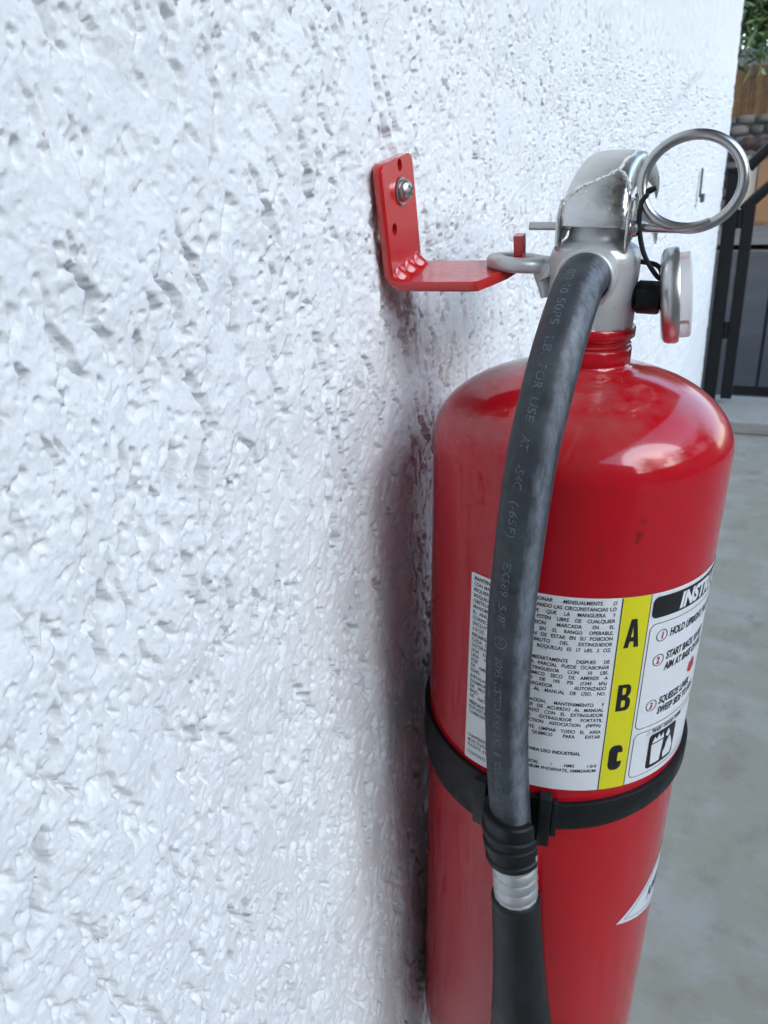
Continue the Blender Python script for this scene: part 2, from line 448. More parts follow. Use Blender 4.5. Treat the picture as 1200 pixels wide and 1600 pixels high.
M_leaf = mat('tree leaf', (0.035, 0.075, 0.02), 0.5, vary=[(3, (0.075, 0.12, 0.03), 0.4, 0.65, 0.9), (11, (0.30, 0.24, 0.03), 0.66, 0.72, 0.9)])
M_bark = mat('bark', (0.10, 0.075, 0.055), 0.9, bump=(30, 0.8, 0.02))
def tree(x, y, h, label, seed, n=9000, rx=1.7):
    rn = random.Random(seed)
    t = empty('tree', Matrix.Translation((x, y, 0)), label, 'tree', 'trees behind the garden wall')
    MB().tube(spline([(0, 0, 0), (0.06, 0.03, h * .3), (-0.05, 0, h * .6), (0.04, 0, h * .9)], 4), [0.13 - 0.009 * i for i in range(13)], 8).obj('trunk', M_bark, t, True, 1.0)
    for i in range(5):
        a = i * 2.4; zz = h * (0.35 + 0.1 * i)
        MB().tube([(0, 0, zz), (0.5 * math.cos(a), 0.5 * math.sin(a), zz + .35), (1.0 * math.cos(a), 1.0 * math.sin(a), zz + .5)], [0.05, 0.035, 0.015], 6).obj('branch', M_bark, t, True, 1.0)
    cr = MB()
    cl = [(rn.gauss(0, .5) * rx, rn.gauss(0, .5) * rx, h * rn.uniform(.52, 1.0)) for _ in range(110)]
    for i in range(n):
        c = rn.choice(cl); p = Vector((c[0] + rn.gauss(0, .2), c[1] + rn.gauss(0, .2), c[2] + rn.gauss(0, .22)))
        d = Vector((rn.gauss(0, 1), rn.gauss(0, 1), rn.gauss(-.7, .7))).normalized(); s_ = d.cross(Vector((rn.gauss(0, 1), rn.gauss(0, 1), rn.gauss(0, 1)))).normalized()
        L, wd = rn.uniform(.12, .24), rn.uniform(.015, .03)
        cr.add([p - s_ * wd * .3, p + d * L * .5 - s_ * wd, p + d * L, p + d * L * .5 + s_ * wd], [(0, 1, 2, 3)])
    cr.obj('crown', M_leaf, t, False, 1.0)
tree(-0.1, 13.2, 4.0, 'dark green drooping tree above the pale garden wall', 3, 15000, 1.6)
tree(0.4, 15.0, 5.6, 'taller tree filling the gap behind the drooping tree', 7, 12000, 2.2)
tree(-1.3, 13.8, 4.8, 'dark green tree mostly hidden behind the white house', 5)
tree(5.4, -1.4, 4.0, 'unseen leafy tree added across the yard to break up the dome highlight', 11, 4200, 1.5)  # this tree and the next two are unseen, added to shape the dome highlight
tree(5.6, 1.3, 3.7, 'shorter unseen tree added before the tan house to cut into the light', 12, 4200, 1.5)
tree(5.3, 3.9, 4.1, 'unseen leafy tree added near the gate end to roughen the highlight edge', 13, 4200, 1.5)
#SECTION3
# ------------------------------------------------------------------ red wall bracket (world mm)
M_redb = mat('bracket red paint', (0.52, 0.012, 0.012), 0.22, coat=0.6, vary=[(50, (0.46, 0.02, 0.012), 0.45, 0.65, 0.7)], bump=(160, 0.06, 0.002))
M_steel = mat('stainless steel', (0.62, 0.62, 0.61), 0.33, metal=1.0, bump=(30, .03, .002))
M_screw = mat('screw steel', (0.55, 0.54, 0.52), 0.32, metal=1.0, bump=(700, 0.15, 0.0005))
BR0 = Matrix.Translation((0.0035, 0.3175, 1.0730)) @ Matrix.Rotation(rad(7.5), 4, 'X')
br = empty('wall_bracket', BR0, 'red painted steel bracket screwed to the white wall holding the extinguisher', 'bracket')
W2, TH = 16.6, 4.0
# side profile: down the plate, round the bend, out along the arm (x out, z up)
cen = [(TH / 2, z_) for z_ in (47.0, 46.7, 46.2, 45.4, 44.2, 42.6, 39, 34, 28, 22, 16, 10)]
cen += [(TH / 2 + 6 * (1 - math.cos(a)), 6.0 - 6 * math.sin(a)) for a in [rad(9 * k) for k in range(0, 11)]]
cen += [(8.1 + 4 * i, 0.0) for i in range(1, 10)]
cen += [(45.4, 0.0), (47.2, 0.1), (48.8, 0.7), (50.0, 2.4), (50.6, 5.0), (50.8, 9.0), (50.8, 12.6), (50.8, 13.8)]
P = [Vector((a, 0, b)) for a, b in cen]
def half(i):
    x, z_ = cen[i]
    if i <= 5: return W2 - (4.4, 3.0, 2.0, 1.1, .4, .05)[i]
    if x > 41 and z_ < 8: return max(2.6, W2 - (x - 41) * 1.5) if x < 49.9 else 2.6
    return 2.6 if x > 41 else W2
b = MB(); sec = []
for i, p in enumerate(P):
    t = (P[min(i + 1, len(P) - 1)] - P[max(i - 1, 0)]).normalized(); nn = Vector((-t.z, 0, t.x))
    if nn.x < 0 and i < 13: nn = -nn
    w_ = half(i); h_ = TH / 2 if cen[i][0] < 48 else 1.9
    cy = 9.5 * float(sst(38, 50.0, cen[i][0])) if i > 13 else 0.0
    ring = []
    for (yy, k) in ((-1, -.55), (-1, .55), (-.955, 1), (-.5, 1), (0, 1), (.5, 1), (.955, 1), (1, .55), (1, -.55), (.955, -1), (.5, -1), (0, -1), (-.5, -1), (-.955, -1)):
        ring.append(p + Vector((0, yy * w_ + cy, 0)) + nn * (k * h_))
    sec.append(ring)
nr = len(sec[0]); v = [q_ for rg in sec for q_ in rg]; fcs = []
for i in range(len(sec) - 1):
    for k in range(nr):
        fcs.append((i * nr + k, i * nr + (k + 1) % nr, (i + 1) * nr + (k + 1) % nr, (i + 1) * nr + k))
fcs += [tuple(range(nr)), tuple((len(sec) - 1) * nr + k for k in reversed(range(nr)))]
b.add(v, fcs)
strip = b.obj('strap', M_redb, br, True, 0.001, angle=40)
cut = MB()
holes = [(2.0, 44.0), (0.5, 33.5), (-9.5, 21.5)]
for (hy, hz) in holes:
    rr = 2.4 if hz != 33.5 else 3.6
    cut.lathe([(0, -5), (rr, -5), (rr, 12), (0, 12)], 20, Matrix.Translation((0, hy, hz)) @ Matrix.Rotation(rad(90), 4, 'Y'))
cutter = cut.obj('cutter', M_redb, None, False); cutter.matrix_world = BR0
bpy.context.view_layer.update()
bake(strip, [('BOOLEAN', dict(operation='DIFFERENCE', object=cutter, solver='EXACT'))])
strip.data.set_sharp_from_angle(angle=rad(40))
bpy.data.objects.remove(cutter)
# three small ribs pressed into the bend
for yy in (-10.5, 0, 10.5):
    g_ = MB(); v_ = []; n_ = 9
    for i in range(n_):
        t = i / (n_ - 1); a = rad(90 * t); px, pz = TH + 5.6 * (1 - math.sin(a)), TH / 2 + 5.6 * (1 - math.cos(a)); k = math.sin(math.pi * t)
        d = Vector((1, 0, 1)).normalized() * (2.0 * k - .25)
        for (w_, q_) in ((-3.6, -.6), (-1.5, .55), (0, 1), (1.5, .55), (3.6, -.6)):
            v_.append((px + d.x * q_, yy + w_ * (0.25 + 0.75 * k), pz + d.z * q_))
    g_.add(v_, [(i * 5 + k, i * 5 + k + 1, i * 5 + k + 6, i * 5 + k + 5) for i in range(n_ - 1) for k in range(4)])
    g_.obj('rib', M_redb, br, True, 0.001, angle=75)
# pan head screw and washer
sc = MB().lathe([(0, 4.6), (1.4, 4.5), (3.2, 3.9), (4.2, 2.7), (4.4, 1.6), (4.3, 1.1), (0, 1.1)], 28, Matrix.Translation((TH + .1, 0.5, 34.5)) @ Matrix.Rotation(rad(90), 4, 'Y')).obj('screw', M_screw, br, True)
MB().lathe([(2, 0.05), (5.3, 0.05), (5.5, 0.3), (5.3, 1.05), (2, 1.05)], 28, Matrix.Translation((TH + .05, 0.3, 34.3)) @ Matrix.Rotation(rad(90), 4, 'Y')).obj('washer', M_screw, sc, True)
x_ = MB()
for a in (25, 115):
    x_.box((-2.2, -0.4, -0.2), (2.2, 0.4, 0.12), Matrix.Translation((TH + 4.62, 0.5, 34.5)) @ Matrix.Rotation(rad(90), 4, 'Y') @ Matrix.Rotation(rad(a), 4, 'Z'))
x_.obj('cross_slot', mat('slot shade steel', (0.12, 0.12, 0.12), 0.6, metal=0.6), sc, False)

# ------------------------------------------------------------------ the extinguisher (local mm: x out from the wall, y away from the camera, z up its axis)
EX = Matrix(((0.99908487, 0.0, 0.04277165, 0.07855110), (-0.00124435, 0.99957671, 0.02906624, 0.32302870), (-0.04275355, -0.02909286, 0.99866197, 0.93318168), (0, 0, 0, 1)))
ext = empty('fire_extinguisher', EX, 'red dry chemical fire extinguisher hanging from a wall bracket on the white wall', 'fire extinguisher')
R0 = 63.5

def red_paint():
    m = mat('red enamel', (0.47, 0.005, 0.013), 0.12, coat=0.1, vary=[(6, (0.43, 0.007, 0.015), 0.4, 0.7, 0.8), (330, (0.50, 0.22, 0.20), 0.72, 0.76, 0.55)], bump=(55, 0.03, 0.002), rvar=(14, 0.06, 0.16))
    nt = m.node_tree; bs = nt.nodes['Principled BSDF']
    src = bs.inputs['Base Color'].links[0].from_socket
    tc = nt.nodes.new('ShaderNodeTexCoord')
    for (px, py, pz, r_, amt, sx) in ((35.5, -52.7, 52.4, 1.5, .6, 1.0), (36.2, -52.2, 57.5, 1.2, .4, 1.0), (35.0, -52.9, 49.6, 0.8, .75, 1.0)):
        sub = nt.nodes.new('ShaderNodeVectorMath'); sub.operation = 'SUBTRACT'; sub.inputs[1].default_value = (px / 1000, py / 1000, pz / 1000)
        nt.links.new(tc.outputs['Object'], sub.inputs[0])
        ns = nt.nodes.new('ShaderNodeTexNoise'); ns.inputs['Scale'].default_value = 700; nt.links.new(tc.outputs['Object'], ns.inputs['Vector'])
        ln = nt.nodes.new('ShaderNodeVectorMath'); ln.operation = 'LENGTH'; nt.links.new(sub.outputs[0], ln.inputs[0])
        ad = nt.nodes.new('ShaderNodeMath'); ad.operation = 'MULTIPLY_ADD'; ad.inputs[1].default_value = 0.0035; nt.links.new(ns.outputs['Fac'], ad.inputs[0]); nt.links.new(ln.outputs['Value'], ad.inputs[2])
        mr = nt.nodes.new('ShaderNodeMapRange'); mr.interpolation_type = 'SMOOTHSTEP'
        mr.inputs['From Min'].default_value = r_ / 1000 + 0.0005; mr.inputs['From Max'].default_value = r_ / 1000 + 0.0026; mr.inputs['To Min'].default_value = amt; mr.inputs['To Max'].default_value = 0
        nt.links.new(ad.outputs[0], mr.inputs['Value'])
        mx = nt.nodes.new('ShaderNodeMix'); mx.data_type = 'RGBA'; mx.inputs[7].default_value = (0.02, 0.004, 0.006, 1)
        nt.links.new(mr.outputs[0], mx.inputs[0]); nt.links.new(src, mx.inputs[6]); src = mx.outputs[2]
    # faint vertical scuffs
    mp = nt.nodes.new('ShaderNodeMapping'); mp.inputs['Scale'].default_value = (260, 260, 60); nt.links.new(tc.outputs['Object'], mp.inputs['Vector'])
    ns = nt.nodes.new('ShaderNodeTexNoise'); ns.inputs['Scale'].default_value = 1.0; ns.inputs['Detail'].default_value = 3; nt.links.new(mp.outputs[0], ns.inputs['Vector'])
    big = nt.nodes.new('ShaderNodeTexNoise'); big.inputs['Scale'].default_value = 22; nt.links.new(tc.outputs['Object'], big.inputs['Vector'])
    mu = nt.nodes.new('ShaderNodeMath'); mu.operation = 'MULTIPLY'; nt.links.new(ns.outputs['Fac'], mu.inputs[0]); nt.links.new(big.outputs['Fac'], mu.inputs[1])
    mr = nt.nodes.new('ShaderNodeMapRange'); mr.inputs['From Min'].default_value = 0.36; mr.inputs['From Max'].default_value = 0.46; mr.inputs['To Max'].default_value = 0.22
    nt.links.new(mu.outputs[0], mr.inputs['Value'])
    mx = nt.nodes.new('ShaderNodeMix'); mx.data_type = 'RGBA'; mx.inputs[7].default_value = (0.16, 0.02, 0.03, 1)
    nt.links.new(mr.outputs[0], mx.inputs[0]); nt.links.new(src, mx.inputs[6]); src = mx.outputs[2]
    # settled dust on what faces up
    sx = nt.nodes.new('ShaderNodeSeparateXYZ'); nt.links.new(tc.outputs['Normal'], sx.inputs[0])
    dn = nt.nodes.new('ShaderNodeTexNoise'); dn.inputs['Scale'].default_value = 45; dn.inputs['Detail'].default_value = 6; nt.links.new(tc.outputs['Object'], dn.inputs['Vector'])
    m1 = nt.nodes.new('ShaderNodeMapRange'); m1.inputs['From Min'].default_value = 0.25; m1.inputs['From Max'].default_value = 1.0; nt.links.new(sx.outputs['Z'], m1.inputs['Value'])
    m2 = nt.nodes.new('ShaderNodeMapRange'); m2.inputs['From Min'].default_value = 0.42; m2.inputs['From Max'].default_value = 0.75; m2.inputs['To Max'].default_value = 0.55; nt.links.new(dn.outputs['Fac'], m2.inputs['Value'])
    mu = nt.nodes.new('ShaderNodeMath'); mu.operation = 'MULTIPLY'; nt.links.new(m1.outputs[0], mu.inputs[0]); nt.links.new(m2.outputs[0], mu.inputs[1])
    mx = nt.nodes.new('ShaderNodeMix'); mx.data_type = 'RGBA'; mx.inputs[7].default_value = (0.30, 0.20, 0.18, 1)
    nt.links.new(mu.outputs[0], mx.inputs[0]); nt.links.new(src, mx.inputs[6]); nt.links.new(mx.outputs[2], bs.inputs['Base Color'])
    return m
M_red = red_paint()
M_cast = mat('silver valve paint', (0.52, 0.52, 0.515), 0.4, metal=0.35, vary=[(60, (0.50, 0.49, 0.49), 0.4, 0.7, 0.8), (330, (0.20, 0.17, 0.15), 0.66, 0.74, 0.7)], bump=(420, 0.12, 0.0008), rvar=(120, 0.3, 0.5))
M_plate = mat('bright plated steel', (0.66, 0.655, 0.64), 0.32, metal=1.0, bump=(50, 0.16, 0.003), rvar=(60, 0.22, 0.42))
M_pin = mat('pin steel', (0.50, 0.50, 0.49), 0.3, metal=1.0)
M_blk2 = mat('black plastic', (0.006, 0.007, 0.008), 0.42, spec=0.35, rvar=(90, 0.35, 0.6), bump=(400, 0.1, 0.0006))
M_horn = mat('black horn rubber', (0.008, 0.009, 0.010), 0.5, spec=0.4, vary=[(60, (0.022, 0.022, 0.024), 0.5, 0.7, 0.6)], rvar=(60, 0.42, 0.6))

# shell with its dome
prof = [(0, -332), (30, -331), (52, -326), (60, -319), (R0, -306)] + [(R0, z_) for z_ in range(-290, 71, 12)] + [(R0, 70)]
for k in range(1, 31):
    a = rad(90 * k / 30); rr = R0 * abs(math.cos(a)) ** (2 / 2.1); zz = 70 + 34 * math.sin(a) ** (2 / 2.1)
    if rr > 21: prof.append((rr, zz))
prof += [(19.6, 102.6), (18.4, 103.6), (18.0, 104.6)]
MB().lathe(prof, 160).obj('cylinder', M_red, ext, True, angle=60)
MB().lathe([(17.7, 104.0), (18.2, 105), (18.25, 110.4), (17.9, 111.0), (17.3, 111.2), (17.2, 111.7), (17.8, 112.0), (17.8, 112.4), (17.2, 112.8), (17.2, 114.3), (18.2, 114.7), (18.9, 115.3), (18.9, 118.8), (18.5, 119.4), (17, 119.5)], 96).obj('neck_collar', M_red, ext, True, angle=50)

# cast valve body
vb = MB()
vb.lathe([(0, 119), (17.4, 119), (17.6, 121), (17.5, 136), (17.8, 144.5), (17.6, 146.5), (16.4, 149.5), (13.6, 151.4), (11.6, 152.4), (11.0, 154), (10.8, 160.5), (9.8, 161.4), (0, 161.4)], 72)
bd = Matrix.Translation((1.2, -10, 141)) @ Matrix.Rotation(rad(90 + 4), 4, 'X')
vb.lathe([(0, -2), (10.6, -2), (10.6, 8), (11.2, 11), (11.3, 16.2), (10.6, 17.2), (9.3, 17.2), (9.2, 12), (0, 12)], 56, bd)
vbo = vb.obj('valve_body', M_cast, ext, True)
bake(vbo, [('REMESH', dict(mode='VOXEL', voxel_size=0.00045)), ('SMOOTH', dict(factor=0.5, iterations=5))])
MB().lathe([(17.2, 117.6), (18.4, 117.9), (18.4, 119.0), (17.7, 119.6), (17.7, 125.4), (17.3, 126.2), (15, 126.2)], 8, Matrix.Rotation(rad(15), 4, 'Z')).obj('wrench_flat', M_cast, ext, True, bevel=0.0004)

# hanging lug: flat cast ring with a web down into the valve
lg = MB()
rg_prof = []
for k in range(24):
    a = 2 * math.pi * k / 24; rg_prof.append((9.5 + 4.5 * math.copysign(abs(math.cos(a)) ** .75, math.cos(a)), 3.0 * math.copysign(abs(math.sin(a)) ** .75, math.sin(a))))
lgm = Matrix.Translation((-30.8, 0, 142.4)) @ Matrix.Rotation(rad(3), 4, 'Y') @ Matrix.Scale(0.95, 4, (0, 1, 0))
lg.lathe(rg_prof, 56, lgm, closed=True)
lg.tube([(-22, 0, 142.6), (-19.5, 0, 141.6), (-17.5, 0, 140), (-16.6, 0, 138)], [3.2, 4.6, 6.0, 6.4], 20, flat=1.5)
lg.tube([(-24, -1, 143.5), (-21, -3, 139), (-18.6, -4, 134), (-17.6, -4, 129.6)], [2.2, 3.0, 2.8, 2.4], 16)
lgo = lg.obj('hanging_lug', M_cast, ext, True)
bake(lgo, [('REMESH', dict(mode='VOXEL', voxel_size=0.0004)), ('SMOOTH', dict(factor=0.6, iterations=9))])

# operating lever: pressed sheet that rises from the pivot and runs back over the valve
path = spline([(-13.2, 157.6), (-13.6, 161), (-12.2, 167), (-8.5, 172.5), (-2, 177.0), (8, 180.6), (22, 183.4), (40, 184.6), (60, 183.6), (82, 180), (100, 174)], 5)
path = [Vector((p[0], p[1])) if len(p) == 2 else p for p in path]
lv = MB(); npth = len(path); sect = [(-1, -12), (-1.02, -6), (-1.0, -2.6), (-.93, -.8), (-.8, -.1), (-.5, .35), (0, .5), (.5, .35), (.8, -.1), (.93, -.8), (1.0, -2.6), (1.02, -6), (1, -12)]
lr = random.Random(8)
vv = []
for i, p in enumerate(path):
    t = (path[min(i + 1, npth - 1)] - path[max(i - 1, 0)]).normalized(); nn = Vector((-t[1], t[0]))
    u = i / (npth - 1); hw = 12.9 - 2.2 * sst(0.1, 0.5, u); dep = 0.45 + 0.55 * sst(0.0, 0.2, u)
    for (sx, dz) in sect:
        off = dz * (dep if dz < -3 else 1) + (lr.uniform(-.22, .22) if abs(sx) < .9 and 2 < i < 20 else 0)
        vv.append((sx * hw, p[0] + nn[0] * off, p[1] + nn[1] * off))
ns_ = len(sect)
ff = [(i * ns_ + k, i * ns_ + k + 1, (i + 1) * ns_ + k + 1, (i + 1) * ns_ + k) for i in range(npth - 1) for k in range(ns_ - 1)]
lvo = mesh_obj('lever', vv, ff, M_plate, ext, True)
bake(lvo, [('SOLIDIFY', dict(thickness=0.0013, offset=-1)), ('SUBSURF', dict(levels=2))])
for sx in (-1, 1):
    e_ = MB(); x0 = sx * 13.1 - .75
    pr = [(-14.2, 161), (-13.2, 150.4), (-11.2, 148.4), (-8.6, 149.6), (-7.0, 152), (0, 153), (5, 156), (6, 163), (0, 168), (-9, 167)]
    nP = len(pr)
    e_.add([(x0, y_, z_) for y_, z_ in pr] + [(x0 + 1.5, y_, z_) for y_, z_ in pr], [tuple(range(nP)), tuple(reversed(range(nP, 2 * nP)))] + [(i, (i + 1) % nP, nP + (i + 1) % nP, nP + i) for i in range(nP)])
    e_.obj('ear', M_plate, lvo, True, bevel=0.0004)
MB().lathe([(0, 3.0), (1.6, 2.8), (2.8, 1.9), (3.2, 0.6), (3.2, 0), (0, 0)], 24, Matrix.Translation((14.0, -7.5, 157)) @ Matrix.Rotation(rad(90), 4, 'Y')).obj('rivet', M_plate, lvo, True)
# carrying handle under the lever
hd = MB(); hv = []
hp = [(6, 160), (14, 164), (30, 166), (60, 163), (90, 156), (104, 150)]
for (y_, z_) in hp:
    for (sx, dz) in ((-12, -8), (-12, -1), (-10, .6), (10, .6), (12, -1), (12, -8)): hv.append((sx, y_, z_ + dz))
hd.add(hv, [(i * 6 + k, i * 6 + k + 1, (i + 1) * 6 + k + 1, (i + 1) * 6 + k) for i in range(len(hp) - 1) for k in range(5)])
bake(mesh_obj('carry_handle', hd.v, hd.f, M_plate, ext, True), [('SOLIDIFY', dict(thickness=0.0013, offset=-1))])

# torn white seal residue running over the lever
M_tear = mat('dried white tape glue', (0.66, 0.66, 0.65), 0.7)
def on_lever(i, sx):
    k = min(max(int(round(i)), 0), npth - 2); p = path[k] + (path[k + 1] - path[k]) * (i - k); t = (path[k + 1] - path[k]).normalized(); nn = Vector((-t[1], t[0]))
    hw = 12.9 - 2.2 * sst(0.1, 0.5, k / (npth - 1)); off = 0.5 if abs(sx) < .85 else -.8
    return (sx * hw, p[0] + nn[0] * off, p[1] + nn[1] * off)
tr = random.Random(2)
for pts in ([(8, -1.0), (10, -.9), (12.5, -.7), (14.5, -.4), (16.5, -.05), (18.5, .3), (20, .55)], [(20, .55), (22, .6), (25, .62), (28, .78), (31, .7)], [(20, .55), (18.5, .75), (16.8, .9), (15, .98), (13.6, 1.0)]):
    pl = spline([on_lever(*q_) for q_ in pts], 9)
    pl = [p + Vector((tr.uniform(-.25, .25), 0, tr.uniform(-.25, .25))) for p in pl]
    MB().tube(pl, [tr.uniform(.3, .75) for _ in pl], 7).obj('seal_residue', M_tear, lvo, True)

# pull pin: straight wire through the lever ending in a ring
ring_c = (32.9, -4, 173.0)
pin = [(-26.4, -4, 157.1), (-10, -4, 157.2), (10, -4, 157.2), (20, -4, 157.1), (27, -4, 157.2)]
rp = []
for k in range(1, 70):
    a = rad(-104 + 405 * k / 69); dr = 1.6 * sst(.8, 1, k / 69)
    rp.append((ring_c[0] + (17.2 - dr) * math.cos(a), -4 - 3.6 * sst(0.5, .86, k / 69), ring_c[2] + (15.9 - dr) * math.sin(a)))
pin_path = spline(pin, 6) + [Vector(p) for p in rp]
MB().tube(pin_path, [1.55] * 18 + [(1.55 + 0.35 * min(1, i / 10)) * (1 - .55 * float(sst(len(pin_path) - 30, len(pin_path) - 18, i))) for i in range(len(pin_path) - 18)], 16).obj('pull_pin', M_pin, ext, True, angle=60)

# black tamper tie
tie = spline([(16.0, 4, 166), (15.4, -4, 169.6), (18.0, -7.5, 169.2), (16.4, -8.6, 166.0), (16.3, -8.5, 160.5), (17.6, -8.2, 153.5), (20.0, -7.5, 147.0), (24.4, -6, 140.6), (26.4, -4, 139.0), (26.0, -2, 141.4), (23.6, -1, 143.6), (18, 0, 144.4), (14, 2, 144.6)], 7)
MB().tube(tie, 0.95, 10).obj('tamper_tie', M_blk2, ext, True)
MB().tube(spline([(13.6, -2, 168.6), (17, -6.4, 169.6), (21, -7, 171.4)], 5), [.8, 1, 1.2, 1.3, 1.3, 1.3, 1.3, 1.2, 1.2, 1.0, .8], 10).obj('tie_head', M_blk2, ext, True)

# pressure gauge
GM = Matrix.Translation((26.6, 0, 131.4)) @ Matrix.Rotation(rad(-7), 4, 'Y') @ Matrix.Rotation(rad(7.0), 4, 'Z') @ Matrix.Rotation(rad(90), 4, 'Y')
M_lens = mat('clear gauge lens', (0.93, 0.89, 0.89), 0.22, trans=0.6, ior=1.3)
M_dial = mat('white dial', (0.78, 0.76, 0.74), 0.5)
M_dred = mat('red dial print', (0.62, 0.02, 0.04), 0.5)
gz = MB().lathe([(0, 0), (9, 0), (15.4, 0.3), (17.6, 1.4), (18.3, 3.0), (18.4, 6.0), (17.9, 6.9), (16.6, 7.0), (16.4, 6.2), (0, 6.2)], 72, GM).obj('gauge', M_steel, ext, True, angle=40)
MB().lathe([(0, 6.3), (16.2, 6.3), (16.2, 10.6), (15.6, 11.3), (0, 11.5)], 64, GM).obj('lens', M_lens, gz, True, angle=40)
MB().lathe([(0, 6.5), (15.4, 6.5), (15.4, 6.9), (0, 6.9)], 64, GM).obj('dial', M_dial, gz, True, angle=40)
for a0, a1 in ((150, 172), (196, 204), (300, 306)):
    d_ = MB(); n_ = 14; dv = []
    for k in range(n_ + 1):
        a = rad(a0 + (a1 - a0) * k / n_)
        for (rr, zz) in ((12.2, 7.1), (15.0, 7.1), (15.0, 10.2), (14.4, 10.2)): dv.append(GM @ Vector((rr * math.cos(a), rr * math.sin(a), zz)))
    d_.add(dv, [(k * 4 + i, k * 4 + i + 1, k * 4 + 5 + i, k * 4 + 4 + i) for k in range(n_) for i in range(3)]).obj('dial_mark', M_dred, gz, False)
st = MB().lathe([(0, 15), (3.6, 15), (3.6, 17.6), (6.2, 17.8), (6.6, 18.4), (6.6, 26.0), (6.0, 27), (0, 27)], 6, Matrix.Translation((0, 0, 131)) @ Matrix.Rotation(rad(90), 4, 'Y')).obj('gauge_stem', M_blk2, ext, True, bevel=0.0004)
th = MB()
for k in range(4): th.lathe([(3.8, 0), (5.6, .1), (5.9, .5), (5.6, .9), (3.8, 1)], 28, Matrix.Translation((15.4 + k * 1.0, 0, 131)) @ Matrix.Rotation(rad(90), 4, 'Y'))
th.obj('stem_thread', M_blk2, ext, True)

# ------------------------------------------------------------------ hose, ferrule, horn
HP = [(1.6, -22, 140.6), (1.9, -30, 141.0), (2.0, -41, 138.8), (2.0, -53, 132.0), (1.5, -66, 119.9), (0.2, -75, 103.2), (-1.2, -79, 87.6), (-2.5, -81, 66.8), (-3.4, -81, 48.9), (-4.5, -80.5, 26.2), (-4.7, -79, -4.2), (-4.2, -77, -34.4), (-2.4, -75.5, -62.8), (0.2, -74.8, -88.7), (2.5, -74.6, -107.2)]
hose_c = spline(HP, 12)
HR = 8.9
def frame(i):
    t = (hose_c[min(i + 1, len(hose_c) - 1)] - hose_c[max(i - 1, 0)]).normalized()
    x = Vector((1, 0, 0)); x = (x - t * x.dot(t)).normalized(); n = t.cross(x)
    return t, x, n
arc = [0.0]
for i in range(1, len(hose_c)): arc.append(arc[-1] + (hose_c[i] - hose_c[i - 1]).length)
def hose_pt(s, ang, r):
    i = min(max(int(np.searchsorted(arc, s)) - 1, 0), len(arc) - 2)
    k = (s - arc[i]) / (arc[i + 1] - arc[i])
    c = hose_c[i].lerp(hose_c[i + 1], k); t, x, n = frame(i); t2, x2, n2 = frame(i + 1)
    n = n.lerp(n2, k).normalized(); x = x.lerp(x2, k).normalized()
    return c + (x * math.sin(ang) + n * math.cos(ang)) * r
def hose_mat():
    m = mat('weathered hose rubber', (0.027, 0.032, 0.038), 0.6, vary=[(28, (0.062, 0.070, 0.080), 0.42, 0.66, 0.75), (95, (0.012, 0.014, 0.017), 0.5, 0.7, 0.8)], bump=(260, 0.25, 0.0012), rvar=(40, 0.42, 0.7))
    nt = m.node_tree; bs = nt.nodes['Principled BSDF']; src = bs.inputs['Base Color'].links[0].from_socket
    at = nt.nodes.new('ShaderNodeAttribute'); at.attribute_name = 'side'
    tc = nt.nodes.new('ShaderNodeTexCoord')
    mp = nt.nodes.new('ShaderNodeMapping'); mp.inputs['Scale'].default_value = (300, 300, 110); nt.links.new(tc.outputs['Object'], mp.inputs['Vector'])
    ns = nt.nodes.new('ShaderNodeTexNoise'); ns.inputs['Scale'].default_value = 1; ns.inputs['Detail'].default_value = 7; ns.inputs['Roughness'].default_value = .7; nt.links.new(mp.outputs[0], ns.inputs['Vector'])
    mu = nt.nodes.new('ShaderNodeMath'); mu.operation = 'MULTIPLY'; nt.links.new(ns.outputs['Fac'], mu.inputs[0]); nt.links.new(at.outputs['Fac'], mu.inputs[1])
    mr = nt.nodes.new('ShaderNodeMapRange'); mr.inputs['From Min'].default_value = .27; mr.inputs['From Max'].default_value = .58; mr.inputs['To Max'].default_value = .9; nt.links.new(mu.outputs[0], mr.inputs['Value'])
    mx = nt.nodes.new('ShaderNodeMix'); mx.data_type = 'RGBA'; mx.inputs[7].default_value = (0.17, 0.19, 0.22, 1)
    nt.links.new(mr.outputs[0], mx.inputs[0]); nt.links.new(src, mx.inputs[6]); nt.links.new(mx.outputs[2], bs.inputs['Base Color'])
    return m
M_hose = hose_mat()
hm = MB(); SEG = 48; hv = []; side = []
for i in range(len(hose_c)):
    t, x, n = frame(i)
    for k in range(SEG):
        a = 2 * math.pi * k / SEG
        hv.append(hose_c[i] + (x * math.sin(a) + n * math.cos(a)) * HR)
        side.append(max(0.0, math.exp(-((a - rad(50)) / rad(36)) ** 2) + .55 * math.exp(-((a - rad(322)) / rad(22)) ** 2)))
hm.add(hv, [(i * SEG + k, i * SEG + (k + 1) % SEG, (i + 1) * SEG + (k + 1) % SEG, (i + 1) * SEG + k) for i in range(len(hose_c) - 1) for k in range(SEG)])
hm.f.append(tuple(reversed(range(SEG))))
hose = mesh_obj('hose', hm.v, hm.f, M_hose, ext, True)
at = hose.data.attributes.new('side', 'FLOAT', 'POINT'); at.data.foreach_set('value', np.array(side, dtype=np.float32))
bm = bmesh.new(); bm.from_mesh(hose.data); bmesh.ops.recalc_face_normals(bm, faces=bm.faces); bm.to_mesh(hose.data); bm.free(); hose.data.shade_smooth()

